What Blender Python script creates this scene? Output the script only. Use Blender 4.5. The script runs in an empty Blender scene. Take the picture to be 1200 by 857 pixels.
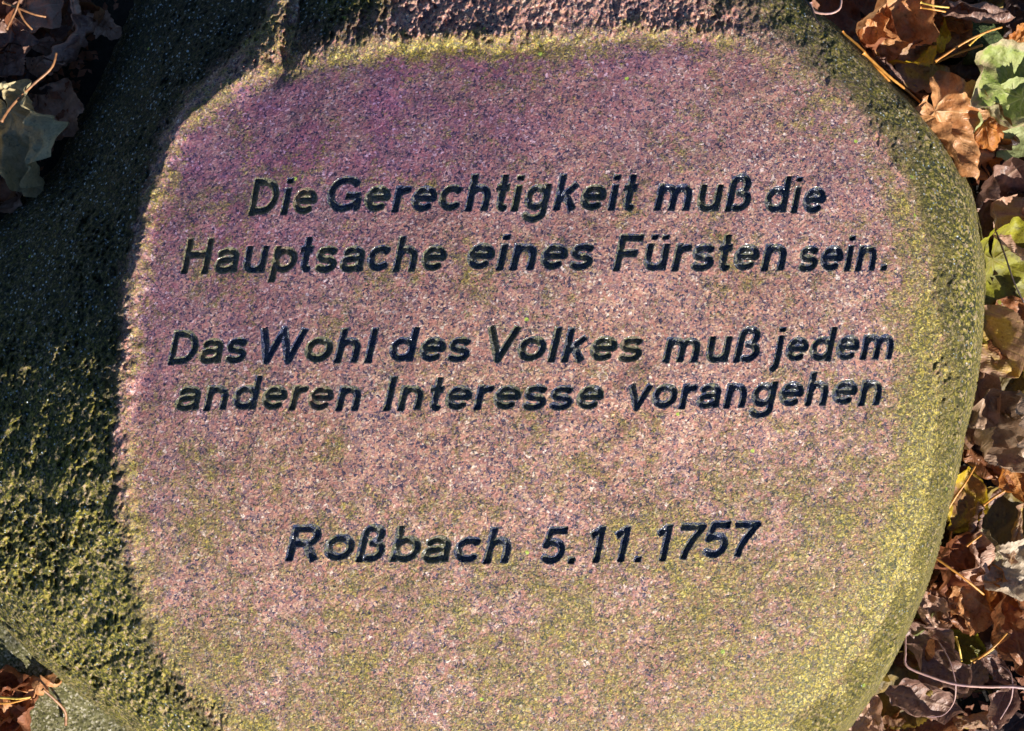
import bpy, math, random
import numpy as np
from mathutils import Vector, Matrix, Euler
from math import radians, sin, cos, pi

# ------------------------------------------------------------------ camera, sky, sun
PX = 0.00075            # metres per photo pixel on the inscribed face
FACE_Z = 0.26           # height of the inscribed face above the ground
CAM_H = 1.25            # camera above the face
HC = CAM_H / PX
scene = bpy.context.scene
C = scene.collection
cam_d = bpy.data.cameras.new("camera"); cam = bpy.data.objects.new("camera", cam_d); C.objects.link(cam)
cam.location = (0, 0, FACE_Z + CAM_H)
cam_d.sensor_width = 36.0; cam_d.lens = 36.0 * CAM_H / (1200 * PX)
cam_d.clip_start = 0.05; cam_d.clip_end = 2000
cam_d.dof.use_dof = True; cam_d.dof.focus_distance = CAM_H; cam_d.dof.aperture_fstop = 16
scene.camera = cam

SUN_EL, SUN_AZ = 29.5, -51.0        # azimuth measured in the XY plane from +X
sd = Vector((cos(radians(SUN_EL)) * cos(radians(SUN_AZ)), cos(radians(SUN_EL)) * sin(radians(SUN_AZ)), sin(radians(SUN_EL))))
w = bpy.data.worlds.new("World"); scene.world = w; w.use_nodes = True
wn = w.node_tree.nodes; wl = w.node_tree.links
sky = wn.new("ShaderNodeTexSky"); sky.sky_type = 'NISHITA'; sky.sun_disc = False
sky.sun_elevation = radians(SUN_EL); sky.sun_rotation = radians(90 - SUN_AZ)
sky.air_density = 1.0; sky.dust_density = 0.1; sky.ozone_density = 6.0
wl.new(sky.outputs[0], wn["Background"].inputs[0]); wn["Background"].inputs[1].default_value = 0.05
sl = bpy.data.lights.new("sun", 'SUN'); sl.energy = 5.0; sl.angle = radians(0.5); sl.color = (1.0, 0.95, 0.87)
so = bpy.data.objects.new("sun", sl); C.objects.link(so); so.location = (2, -3, 3)
so.rotation_euler = sd.to_track_quat('Z', 'Y').to_euler()
scene.view_settings.view_transform = 'Standard'; scene.view_settings.look = 'None'
scene.view_settings.exposure = 0.98; scene.view_settings.gamma = 1.0
scene.render.engine = 'CYCLES'
scene.cycles.max_bounces = 5

def world(px, py, z=0.0):
    """photo pixel + height (in face pixels, 0 = face) -> point of the place"""
    k = (HC - z) / HC
    return ((px - 600) * k * PX, (428.5 - py) * k * PX, FACE_Z + z * PX)

# ------------------------------------------------------------------ noise
def _hash(ix, iy, iz, seed):
    h = (ix.astype(np.int64) * 374761393 + iy.astype(np.int64) * 668265263 + iz.astype(np.int64) * 2147483647 + seed * 974634777) & 0xFFFFFFFF
    h = ((h ^ (h >> 13)) * 1274126177) & 0xFFFFFFFF
    h ^= h >> 16
    return h
def pnoise(x, y, z, seed=0):
    x0 = np.floor(x); y0 = np.floor(y); z0 = np.floor(z)
    fx = (x - x0).astype(np.float32); fy = (y - y0).astype(np.float32); fz = (z - z0).astype(np.float32)
    ux = fx * fx * (3 - 2 * fx); uy = fy * fy * (3 - 2 * fy); uz = fz * fz * (3 - 2 * fz)
    out = 0
    for dx in (0, 1):
        for dy in (0, 1):
            for dz in (0, 1):
                h = _hash(x0 + dx, y0 + dy, z0 + dz, seed)
                gx = ((h & 1023) / 511.5 - 1).astype(np.float32); gy = (((h >> 10) & 1023) / 511.5 - 1).astype(np.float32); gz = (((h >> 20) & 1023) / 511.5 - 1).astype(np.float32)
                wt = (ux if dx else 1 - ux) * (uy if dy else 1 - uy) * (uz if dz else 1 - uz)
                out = out + wt * (gx * (fx - dx) + gy * (fy - dy) + gz * (fz - dz))
    return out
def fbm(x, y, z, lam, octs, seed=0, gain=0.5):
    s = 0; a = 1.0
    for i in range(octs):
        f = 2.0 ** i / lam
        s = s + a * pnoise(x * f + 17.3 * i, y * f + 5.1 * i, z * f, seed + i * 7); a *= gain
    return s
def sstep(a, b, x):
    t = np.clip((x - a) / (b - a), 0, 1); return t * t * (3 - 2 * t)

# ------------------------------------------------------------------ materials
class NT:
    def __init__(s, name):
        s.m = bpy.data.materials.new(name); s.m.use_nodes = True
        s.t = s.m.node_tree; s.n = s.t.nodes; s.b = s.n["Principled BSDF"]; s.out = s.n["Material Output"]
    def new(s, kind, **kw):
        n = s.n.new(kind)
        for k, v in kw.items():
            if hasattr(n, k): setattr(n, k, v)
        return n
    def link(s, a, b): s.t.links.new(a, b)
    def coords(s): return s.new("ShaderNodeTexCoord").outputs["Object"]
    def noise(s, co, scale, detail=3, rough=0.5, dist=0.0):
        n = s.new("ShaderNodeTexNoise"); s.link(co, n.inputs["Vector"])
        n.inputs["Scale"].default_value = scale; n.inputs["Detail"].default_value = detail
        n.inputs["Roughness"].default_value = rough; n.inputs["Distortion"].default_value = dist
        return n
    def vor(s, co, scale, feature='F1', rnd=1.0):
        n = s.new("ShaderNodeTexVoronoi"); n.feature = feature; s.link(co, n.inputs["Vector"]); n.inputs["Scale"].default_value = scale
        n.inputs["Randomness"].default_value = rnd
        return n
    def ramp(s, fac, stops, interp='LINEAR'):
        r = s.new("ShaderNodeValToRGB"); s.link(fac, r.inputs[0]); cr = r.color_ramp; cr.interpolation = interp
        while len(cr.elements) < len(stops): cr.elements.new(0.5)
        for e, (p, c) in zip(cr.elements, stops):
            e.position = p; e.color = (c, c, c, 1) if isinstance(c, (int, float)) else (*c, 1)
        return r.outputs[0]
    def math(s, op, a, b=None, c=None, clamp=False):
        n = s.new("ShaderNodeMath"); n.operation = op; n.use_clamp = clamp
        for i, v in enumerate((a, b, c)):
            if v is None: continue
            if isinstance(v, (int, float)): n.inputs[i].default_value = v
            else: s.link(v, n.inputs[i])
        return n.outputs[0]
    def mix(s, fac, a, b, mode='MIX'):
        n = s.new("ShaderNodeMix"); n.data_type = 'RGBA'; n.blend_type = mode
        for sock, v in ((n.inputs[0], fac), (n.inputs[6], a), (n.inputs[7], b)):
            if isinstance(v, (int, float)): sock.default_value = v
            elif isinstance(v, tuple): sock.default_value = (*v, 1)
            else: s.link(v, sock)
        return n.outputs[2]
    def attr(s, name):
        n = s.new("ShaderNodeAttribute"); n.attribute_name = name; return n.outputs["Fac"]
    def bump(s, h, dist, strength=1.0, prev=None):
        n = s.new("ShaderNodeBump"); s.link(h, n.inputs["Height"]); n.inputs["Distance"].default_value = dist
        n.inputs["Strength"].default_value = strength
        if prev is not None: s.link(prev, n.inputs["Normal"])
        return n.outputs[0]
    def rnd(s, col):
        n = s.new("ShaderNodeSeparateColor"); s.link(col, n.inputs[0]); return n.outputs

def granite_nodes(t):
    co = t.coords()
    wob = t.noise(co, 260, 2)
    add = t.new("ShaderNodeVectorMath", operation='MULTIPLY_ADD'); t.link(wob.outputs["Color"], add.inputs[0])
    add.inputs[1].default_value = (0.0035, 0.0035, 0.0035); t.link(co, add.inputs[2])
    cw = add.outputs[0]
    v1 = t.vor(cw, 290); v2 = t.vor(cw, 520); v3 = t.vor(cw, 980)
    r1 = t.rnd(v1.outputs["Color"]); r2 = t.rnd(v2.outputs["Color"]); r3 = t.rnd(v3.outputs["Color"])
    c1 = t.ramp(r1[0], [(0.0, (.05, .04, .085)), (.18, (.06, .045, .09)), (.21, (.19, .13, .17)), (.36, (.27, .175, .20)), (.40, (.38, .175, .165)),
                        (.70, (.46, .225, .18)), (.73, (.47, .29, .22)), (.95, (.52, .35, .28)), (.985, (.72, .62, .60))])
    c2 = t.ramp(r2[0], [(0.0, (.035, .03, .07)), (.18, (.05, .04, .09)), (.22, (.22, .14, .17)), (.6, (.40, .195, .18)), (.85, (.44, .30, .22)), (.985, (.66, .58, .56))])
    c3 = t.ramp(r3[0], [(0.0, (.06, .05, .09)), (.25, (.20, .13, .14)), (.8, (.48, .25, .21)), (1.0, (.64, .48, .42))])
    col = t.mix(t.math('GREATER_THAN', r2[1], .50), c1, c2)
    col = t.mix(t.math('MULTIPLY', t.math('GREATER_THAN', r3[1], .62), .7), col, c3)
    big = t.noise(co, 70, 3, .6).outputs["Fac"]
    col = t.mix(t.ramp(big, [(.38, .45), (.55, 0.0)]), col, t.mix(1.0, col, (.50, .42, .55), 'MULTIPLY'))
    return co, cw, col, r1, r2, r3

def stone_material():
    t = NT("weathered_granite")
    co, cw, gran, r1, r2, r3 = granite_nodes(t)
    alg = t.attr("algae"); crust = t.attr("crust"); shade_tint = t.attr("shade_tint")
    # large soft variation of the feldspar (browner patches), plus painted sky shade and sun
    big = t.noise(co, 9, 3).outputs["Fac"]
    gran = t.mix(t.math('MULTIPLY', shade_tint, t.ramp(t.noise(co, 22, 4, .6).outputs['Fac'], [(.36, .45), (.60, 1.0)])), gran, t.mix(1.0, gran, (.74, .47, .86), 'MULTIPLY'))  # purple sky shade painted into the upper left of the face
    gran = t.mix(t.ramp(big, [(.4, 0.0), (.7, .35)]), gran, t.mix(1.0, gran, (.95, .80, .58), 'MULTIPLY'))
    gran = t.mix(t.math('SUBTRACT', 1.0, shade_tint, clamp=True), gran, t.mix(1.0, gran, (1.24, 1.16, .98), 'MULTIPLY'))  # sunlight painted in: brighter, warmer stone towards the lower right
    # algae: thin green / yellow film sitting between the grains
    fine = t.noise(cw, 420, 3, .65).outputs["Fac"]; mid = t.noise(co, 75, 4, .6).outputs["Fac"]; lo = t.noise(co, 18, 3).outputs["Fac"]
    f = t.math('ADD', t.math('MULTIPLY', fine, 1.5), t.math('MULTIPLY', t.math('SUBTRACT', mid, .5), 2.4))
    f = t.math('ADD', f, t.math('MULTIPLY', t.math('SUBTRACT', lo, .5), 1.5))
    f = t.math('ADD', f, t.math('MULTIPLY', t.math('ADD', r2[1], r3[0]), .36))
    f = t.math('ADD', t.math('SUBTRACT', f, 1.34), alg)
    fa = t.ramp(f, [(.02, 0.0), (.34, .46), (.95, .84)])
    an = t.noise(cw, 300, 4, .7).outputs["Fac"]
    acol = t.ramp(an, [(.30, (.028, .036, .006)), (.43, (.095, .100, .007)), (.52, (.25, .215, .012)), (.61, (.52, .39, .035)), (.74, (.74, .60, .15))])
    acol = t.mix(t.math('GREATER_THAN', r2[2], .90), acol, (.56, .47, .12))
    acol = t.mix(t.math('MULTIPLY', t.math('LESS_THAN', r3[1], .34), .88), acol, (.045, .052, .016))
    col = t.mix(fa, gran, acol)
    col0 = col
    # crust: dark moss on the rough natural skin, left flank's shade painted in
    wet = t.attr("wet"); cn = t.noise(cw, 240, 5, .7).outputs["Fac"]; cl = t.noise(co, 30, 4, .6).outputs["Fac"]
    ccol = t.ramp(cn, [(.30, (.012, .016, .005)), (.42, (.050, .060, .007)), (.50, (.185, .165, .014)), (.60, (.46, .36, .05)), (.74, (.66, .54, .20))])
    ccol = t.mix(wet, ccol, t.mix(1.0, ccol, (.075, .095, .11), 'MULTIPLY'))  # shade of the left flank painted into the crust colour
    f2 = t.math('ADD', t.math('MULTIPLY', cn, .9), t.math('MULTIPLY', cl, .9))
    f2 = t.math('ADD', t.math('SUBTRACT', f2, .95), crust)
    fc = t.ramp(f2, [(.25, 0.0), (.60, 1.0)])
    col = t.mix(fc, col, ccol)
    # pale mineral grains and painted sky glints on the crust
    sp = t.vor(co, 330); spr = t.rnd(sp.outputs["Color"])
    dot = t.math('MULTIPLY', t.math('LESS_THAN', sp.outputs["Distance"], t.math('ADD', .30, t.math('MULTIPLY', wet, .10))), t.math('GREATER_THAN', spr[0], t.math('SUBTRACT', .91, t.math('MULTIPLY', wet, .11))))
    dot = t.math('MULTIPLY', dot, fc); t.link(t.math('MULTIPLY', dot, .3), t.b.inputs['Metallic'])
    grain_glint = t.mix(spr[1], (.30, .40, .48), (.88, .92, .92))
    col = t.mix(dot, col, grain_glint)
    g4 = t.rnd(t.vor(cw, 420).outputs["Color"])
    ochre = t.math('MULTIPLY', t.math('MULTIPLY', t.math('GREATER_THAN', g4[0], .80), fc), t.math('SUBTRACT', .75, t.math('MULTIPLY', wet, .62)))
    col = t.mix(ochre, col, t.mix(g4[1], (.46, .33, .10), (.60, .42, .30)))
    col = t.mix(t.math('MULTIPLY', t.math('MULTIPLY', t.math('LESS_THAN', g4[0], .28), fc), .75), col, (.012, .015, .008))
    sp2 = t.vor(co, 75); sq = t.rnd(sp2.outputs["Color"])
    tuft = t.math('MULTIPLY', t.math('LESS_THAN', t.math('ADD', sp2.outputs["Distance"], t.math('MULTIPLY', fine, .25)), .27), t.math('GREATER_THAN', sq[0], .978))
    col = t.mix(tuft, col, t.mix(fine, (.16, .26, .03), (.62, .70, .12)))
    t.link(col, t.b.inputs["Base Color"])
    # wet crystals glint: every grain has its own gloss
    g = t.mix(dot, t.ramp(r3[2], [(0, .30), (.3, .45), (.32, .7), (1, .8)]), (.25, .25, .25))
    t.link(g, t.b.inputs["Roughness"]); t.b.inputs["Specular IOR Level"].default_value = .5
    h = t.math('ADD', t.math('MULTIPLY', fine, 1.0), t.math('MULTIPLY', r2[0], .30))
    h = t.math('ADD', h, t.math('MULTIPLY', t.math('ADD', cn, t.noise(co, 110, 4, .6).outputs["Fac"]), t.math('ADD', t.math('MULTIPLY', fc, 2.0), t.math('ADD', t.math('MULTIPLY', fa, .9), .15))))
    h = t.math('ADD', h, t.math('MULTIPLY', t.math('MULTIPLY', g4[2], fc), .9))
    t.link(t.bump(h, .0011, 1.0), t.b.inputs["Normal"])
    return t.m

def paint_material():
    t = NT("letter_paint")
    co, cw, gran, r1, r2, r3 = granite_nodes(t)
    wear = t.attr("wear")
    n1 = t.noise(co, 210, 4, .7).outputs["Fac"]; n2 = t.noise(cw, 420, 3, .7).outputs["Fac"]
    f = t.math('ADD', t.math('ADD', t.math('MULTIPLY', n1, 2.0), t.math('MULTIPLY', n2, 1.2)), t.math('SUBTRACT', wear, 1.52))
    fd = t.ramp(f, [(.05, 0.0), (.30, .75), (.7, 1.0)])
    dirt = t.ramp(n2, [(.3, (.024, .032, .016)), (.48, (.085, .095, .030)), (.60, (.20, .19, .07)), (.75, (.38, .33, .20))])
    dirt = t.mix(t.math('GREATER_THAN', r3[0], .80), dirt, (.30, .26, .20))
    dirt = t.mix(t.math('MULTIPLY', t.math('MULTIPLY_ADD', wear, 1.6, -.45, clamp=True), t.ramp(n1, [(.42, 0.0), (.56, 1.0)])), dirt, t.mix(1.0, gran, (.62, .62, .58), 'MULTIPLY'))
    paint = t.ramp(n2, [(.3, (.016, .022, .060)), (.7, (.07, .085, .17))])
    t.link(t.mix(fd, paint, dirt), t.b.inputs["Base Color"])
    t.link(t.ramp(fd, [(0, .22), (1, .6)]), t.b.inputs["Roughness"]); t.b.inputs["Specular IOR Level"].default_value = .6
    h = t.math('ADD', t.math('MULTIPLY', n2, 1.2), t.math('MULTIPLY', t.noise(co, 300, 3).outputs["Fac"], 1.8))
    t.b.inputs['Coat Weight'].default_value = 1.0; t.b.inputs['Coat Roughness'].default_value = .16
    t.link(t.bump(h, .0030, 1.0), t.b.inputs["Normal"])
    return t.m

def soil_material():
    t = NT("gap_shade_soil"); co = t.coords()
    n = t.noise(co, 90, 6, .7).outputs["Fac"]; n2 = t.noise(co, 9, 4).outputs["Fac"]
    c = t.ramp(n, [(.3, (.004, .003, .003)), (.55, (.012, .008, .006)), (.75, (.035, .024, .016))])  # soil colour darkened so the gaps between leaves look shadowed
    c = t.mix(t.ramp(n2, [(.5, 0.0), (.7, .5)]), c, (.020, .022, .010))
    t.link(c, t.b.inputs["Base Color"]); t.b.inputs["Roughness"].default_value = .95
    t.link(t.bump(n, .01, .8), t.b.inputs["Normal"])
    return t.m

def slab_material():
    t = NT("lichen_slab"); co = t.coords()
    v = t.rnd(t.vor(co, 420).outputs["Color"]); n = t.noise(co, 480, 5, .75).outputs["Fac"]; n2 = t.noise(co, 140, 4).outputs["Fac"]
    c = t.ramp(v[0], [(0, (.03, .028, .015)), (.25, (.16, .145, .06)), (.7, (.38, .33, .17)), (1, (.80, .72, .55))])
    c = t.mix(t.ramp(n, [(.47, 0.0), (.60, .9)]), c, (.15, .145, .02))
    c = t.mix(t.ramp(n2, [(.5, 0.0), (.68, .8)]), c, (.16, .15, .045))
    t.link(c, t.b.inputs["Base Color"]); t.b.inputs["Roughness"].default_value = .85
    t.link(t.bump(t.math('ADD', t.math('MULTIPLY', n2, 2.0), t.math('ADD', n, t.math('MULTIPLY', v[0], .6))), .006, 1.0), t.b.inputs["Normal"])
    return t.m

def moss_material():
    t = NT("moss"); co = t.coords()
    n = t.noise(co, 320, 5, .7).outputs["Fac"]; n2 = t.noise(co, 40, 3).outputs["Fac"]
    c = t.ramp(n, [(.3, (.012, .020, .004)), (.55, (.055, .085, .018)), (.75, (.16, .20, .05))])
    c = t.mix(t.ramp(n2, [(.55, 0.0), (.7, .6)]), c, (.16, .15, .12))
    t.link(c, t.b.inputs["Base Color"]); t.b.inputs["Roughness"].default_value = .8
    t.link(t.bump(n, .004, 1.0), t.b.inputs["Normal"])
    return t.m

def leaf_material(name, a, b, spot, vein, gloss=.55, trans=.25, patch=None, patch_amt=.5):
    """a/b: two tones of the blade, patch: a colour that has faded in from the rim (autumn colouring)"""
    t = NT(name); co = t.coords()
    oi = t.new("ShaderNodeObjectInfo").outputs["Random"]
    sh = t.new("ShaderNodeVectorMath", operation='ADD'); t.link(co, sh.inputs[0])
    cmb = t.new("ShaderNodeCombineXYZ"); t.link(t.math('MULTIPLY', oi, 9.0), cmb.inputs[0]); t.link(t.math('MULTIPLY', oi, 5.0), cmb.inputs[1])
    t.link(cmb.outputs[0], sh.inputs[1]); co = sh.outputs[0]
    n = t.noise(co, 55, 5, .6).outputs["Fac"]; n2 = t.noise(co, 420, 4, .6).outputs["Fac"]; n3 = t.noise(co, 28, 3, .5, .6).outputs["Fac"]
    c = t.mix(t.ramp(n, [(.36, 0.0), (.62, 1.0)]), a, b)
    if patch:
        f = t.math('ADD', n3, t.math('MULTIPLY', t.attr("rim"), .22))
        c = t.mix(t.ramp(f, [(.62 - .22 * patch_amt, 0.0), (.72 - .22 * patch_amt, 1.0)]), c, patch)
    c = t.mix(t.ramp(t.noise(co, 160, 3, .5).outputs["Fac"], [(.60, 0.0), (.72, .8)]), c, spot)
    c = t.mix(t.ramp(n2, [(.35, .35), (.6, 0.0)]), c, spot)
    c = t.mix(t.math('MULTIPLY', t.attr("vein"), .75), c, vein)
    t.link(c, t.b.inputs["Base Color"])
    t.link(t.ramp(n, [(.3, gloss - .1), (.7, gloss + .15)]), t.b.inputs["Roughness"])
    h = t.math('ADD', t.math('MULTIPLY', t.attr("vein"), .9), t.math('ADD', t.math('MULTIPLY', n2, .5), t.math('MULTIPLY', t.noise(co, 130, 3).outputs["Fac"], 1.6)))
    nb = t.bump(h, .0011, .9); t.link(nb, t.b.inputs["Normal"])
    tr = t.new("ShaderNodeBsdfTranslucent"); t.link(c, tr.inputs[0]); t.link(nb, tr.inputs["Normal"])
    ms = t.new("ShaderNodeMixShader"); ms.inputs[0].default_value = trans
    t.link(t.b.outputs[0], ms.inputs[1]); t.link(tr.outputs[0], ms.inputs[2]); t.link(ms.outputs[0], t.out.inputs[0])
    return t.m

def stem_material(name, a, b):
    t = NT(name); co = t.coords()
    n = t.noise(co, 120, 4, .6).outputs["Fac"]
    t.link(t.mix(t.ramp(n, [(.4, 0.0), (.6, 1.0)]), a, b), t.b.inputs["Base Color"]); t.b.inputs["Roughness"].default_value = .45
    t.link(t.bump(n, .0006, .6), t.b.inputs["Normal"])
    return t.m

# ------------------------------------------------------------------ tagging helpers
def tag(o, label=None, cat=None, group=None, kind=None):
    for k, v in (("label", label), ("category", cat), ("group", group), ("kind", kind)):
        if v: o[k] = v
    return o
def empty(name, loc=(0, 0, 0), parent=None):
    o = bpy.data.objects.new(name, None); o.empty_display_size = .05; C.objects.link(o); o.location = loc; o.parent = parent
    return o
def mesh_obj(name, verts, faces, mat, parent=None, attrs=None, normals=None, smooth=True, loc=None):
    me = bpy.data.meshes.new(name)
    verts = np.asarray(verts, np.float32); faces = np.asarray(faces, np.int32)
    k = faces.shape[1]
    me.vertices.add(len(verts)); me.vertices.foreach_set("co", verts.ravel())
    me.loops.add(faces.size); me.loops.foreach_set("vertex_index", faces.ravel())
    me.polygons.add(len(faces)); me.polygons.foreach_set("loop_start", np.arange(0, faces.size, k, dtype=np.int32))
    me.update(calc_edges=True)
    me.polygons.foreach_set("use_smooth", np.full(len(faces), smooth))
    for n_, a_ in (attrs or {}).items():
        at = me.attributes.new(n_, 'FLOAT', 'POINT'); at.data.foreach_set("value", np.asarray(a_, np.float32))
    if normals is not None: me.normals_split_custom_set_from_vertices(np.asarray(normals, np.float32))
    me.materials.append(mat)
    o = bpy.data.objects.new(name, me); C.objects.link(o); o.parent = parent
    if loc is not None: o.location = loc
    return o
def submesh(sel, V, F):
    f = F[sel]; u, inv = np.unique(f, return_inverse=True)
    return u, inv.reshape(f.shape)

# ------------------------------------------------------------------ outlines traced on the photograph
CX, CY = 620.0, 450.0
FACE = [(340,78),(430,56),(520,52),(620,50),(700,42),(800,40),(880,48),(940,85),(990,130),(1030,185),(1060,240),(1082,310),(1090,380),(1090,450),
        (1084,520),(1074,600),(1046,680),(1004,750),(950,812),(890,862),(780,900),(600,915),(400,888),(290,862),(222,800),(180,725),(156,650),(147,570),
        (145,490),(150,410),(157,335),(170,265),(184,210),(206,160),(236,120),(275,95),(310,84)]
OUT = [(140,0),(168,-52),(250,-95),(400,-115),(600,-118),(760,-92),(880,-48),(950,3),(990,38),(1045,95),(1080,125),(1122,185),(1144,228),(1153,285),
       (1152,392),(1131,511),(1112,597),(1070,726),(1049,771),(993,857),(920,925),(820,972),(650,978),(480,962),(330,930),(230,892),(152,857),(104,820),
       (52,782),(0,729),(-48,675),(-88,595),(-106,500),(-98,400),(-60,315),(0,252),(60,190),(108,92)]
def polar(pts, smooth=5):
    th = np.array([math.atan2(y - CY, x - CX) for x, y in pts]); r = np.array([math.hypot(x - CX, y - CY) for x, y in pts])
    o = np.argsort(th); th, r = th[o], r[o]
    g = np.linspace(-pi, pi, 1441)[:-1]
    v = np.interp(g, np.r_[th - 2 * pi, th, th + 2 * pi], np.r_[r, r, r])
    k = np.exp(-np.linspace(-2, 2, 2 * smooth + 1) ** 2); k /= k.sum()
    v = np.convolve(np.r_[v[-smooth:], v, v[:smooth]], k, 'valid')
    return lambda t: np.interp(t, np.r_[g, pi], np.r_[v, v[0]])
RF, RS = polar(FACE, 9), polar(OUT, 13)
def by_angle(pairs):   # degrees, image sense (0 = right, 90 = down)
    d = np.array([p[0] for p in pairs], float); v = np.array([p[1] for p in pairs], float)
    return lambda t: np.interp(np.degrees(t) % 360, np.r_[d - 360, d, d + 360], np.r_[v, v, v])
A_ = by_angle([(0,42),(30,30),(60,25),(90,30),(120,50),(140,95),(160,90),(180,140),(205,210),(220,200),(233,110),(246,30),(262,14),(285,16),(305,60),(330,55)])
LIP = by_angle([(0,0),(130,0),(150,2),(165,5),(180,6),(200,6),(215,4),(225,1),(232,0),(235,4),(245,13),(260,14),(285,10),(300,5),(315,3),(335,1),(350,0)])
RIM = by_angle([(0,0),(120,0),(140,2),(160,6),(200,8),(215,5),(228,1),(360,0)])
ROUGH = by_angle([(0,.50),(40,.40),(90,.4),(125,.8),(150,1),(200,.85),(225,.7),(240,.9),(270,1.0),(290,.9),(310,.45),(335,.32)])

# ------------------------------------------------------------------ glyph strokes (em units, upright; sheared when used)
T = .70; X = .515; R_ = .079
def arc(cx, cy, rx, ry, a0, a1, n=14):
    return [(cx + rx * cos(radians(a0 + (a1 - a0) * i / n)), cy + ry * sin(radians(a0 + (a1 - a0) * i / n))) for i in range(n + 1)]
r = R_; xt = X - r; ct = T - r
def bowl(cx, w=.185): return arc(cx, X / 2, w, X / 2 - r, 0, 360, 24)
def arch(x0, x1, y=xt):   # shoulder of n, h, m
    rx = (x1 - x0) / 2
    return [(x0, y - .16)] + arc(x0 + rx, y - .17, rx, .17, 170, 0, 12) + [(x1, 0)]
G = {
 'D': (.70, [[(.14, 0), (.14, T)], [(.14, ct)] + [(.33, ct)] + arc(.33, T/2, .255, ct - T/2, 90, -90, 16) + [(.14, r)]]),
 'i': (.27, [[(.135, 0), (.135, X)], [(.135, .60), (.135, T)]]),
 'l': (.27, [[(.135, 0), (.135, T)]]),
 'I': (.28, [[(.14, 0), (.14, T)]]),
 'e': (.55, [[(.095, .275), (.455, .275)] + arc(.28, X/2, .185, X/2 - r, 5, 318, 22)]),
 'G': (.76, [arc(.38, T/2, .29, T/2 - r, 40, 325, 24) + [(.655, .09), (.655, .30)], [(.40, .315), (.70, .315)]]),
 'r': (.38, [[(.125, 0), (.125, X)], [(.125, xt - .15)] + arc(.30, xt - .14, .17, .13, 175, 75, 8)]),
 'c': (.53, [arc(.285, X/2, .19, X/2 - r, 42, 320, 20)]),
 'h': (.58, [[(.125, 0), (.125, T)], arch(.125, .44)]),
 'n': (.58, [[(.125, 0), (.125, X)], arch(.125, .44)]),
 'm': (.84, [[(.12, 0), (.12, X)], arch(.12, .40), arch(.40, .69)]),
 'u': (.58, [[(.455, X), (.455, 0)], [(.125, X), (.125, .20)] + arc(.285, .20, .16, .138, 180, 350, 12)]),
 't': (.33, [[(.155, .68), (.155, .15)] + arc(.235, .14, .08, .08, 180, 285, 6), [(.03, xt), (.29, xt)]]),
 'g': (.58, [bowl(.275, .175), [(.455, X), (.455, -.02)] + arc(.275, -.03, .18, .115, 0, -165, 14)]),
 'k': (.54, [[(.125, 0), (.125, T)], [(.14, .20), (.45, X)], [(.245, .30), (.455, 0)]]),
 'ß': (.60, [[(.125, 0), (.125, .46)] + arc(.275, .50, .145, .138, 175, -62, 14) + [(.29, .355)] + arc(.31, .205, .165, .145, 78, -125, 14)]),
 'd': (.58, [bowl(.27), [(.455, T), (.455, 0)]]),
 'b': (.58, [bowl(.31), [(.125, T), (.125, 0)]]),
 'p': (.58, [bowl(.31), [(.125, X), (.125, -.19)]]),
 'a': (.56, [arc(.275, xt - .125, .17, .125, 160, 0, 12) + [(.445, .13), (.465, 0)], [(.445, .285), (.27, .255)] + arc(.235, .155, .135, .098, 100, 300, 12) + [(.37, .09), (.445, .17)]]),
 's': (.52, [arc(.26, xt - .095, .155, .095, 25, 235, 12) + [(.30, .25)] + arc(.25, .155, .165, .095, 55, -155, 12)]),
 'H': (.70, [[(.14, 0), (.14, T)], [(.56, 0), (.56, T)], [(.14, .37), (.56, .37)]]),
 'F': (.60, [[(.14, 0), (.14, T)], [(.10, ct), (.56, ct)], [(.14, .33), (.50, .33)]]),
 'ü': (.58, [[(.455, X), (.455, 0)], [(.125, X), (.125, .20)] + arc(.285, .20, .16, .138, 180, 350, 12), [(.18, .60), (.18, T)], [(.40, .60), (.40, T)]]),
 'W': (.92, [[(.06, T), (.25, .04), (.46, T - .03), (.67, .04), (.87, T)]]),
 'V': (.64, [[(.06, T), (.32, .04), (.58, T)]]),
 'v': (.53, [[(.06, X), (.265, .04), (.47, X)]]),
 'o': (.57, [bowl(.285, .195)]),
 'j': (.27, [[(.135, X), (.135, -.06)] + arc(.045, -.06, .09, .085, 0, -80, 6), [(.135, .60), (.135, T)]]),
 'R': (.70, [[(.14, 0), (.14, T)], [(.14, ct), (.38, ct)] + arc(.38, .49, .165, .148, 90, -90, 12) + [(.14, .342)], [(.38, .34), (.60, 0)]]),
 '5': (.56, [[(.50, ct), (.175, ct), (.115, .36)] + arc(.27, .235, .19, .173, 135, -155, 16)]),
 '1': (.50, [[(.30, 0), (.30, T)], [(.30, .64), (.10, .49)]]),
 '7': (.55, [[(.05, ct), (.50, ct), (.32, .36), (.235, .16), (.215, 0)]]),
 '.': (.28, [[(.14, 0), (.14, .12)]]),
}
SHEAR = .22
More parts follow.
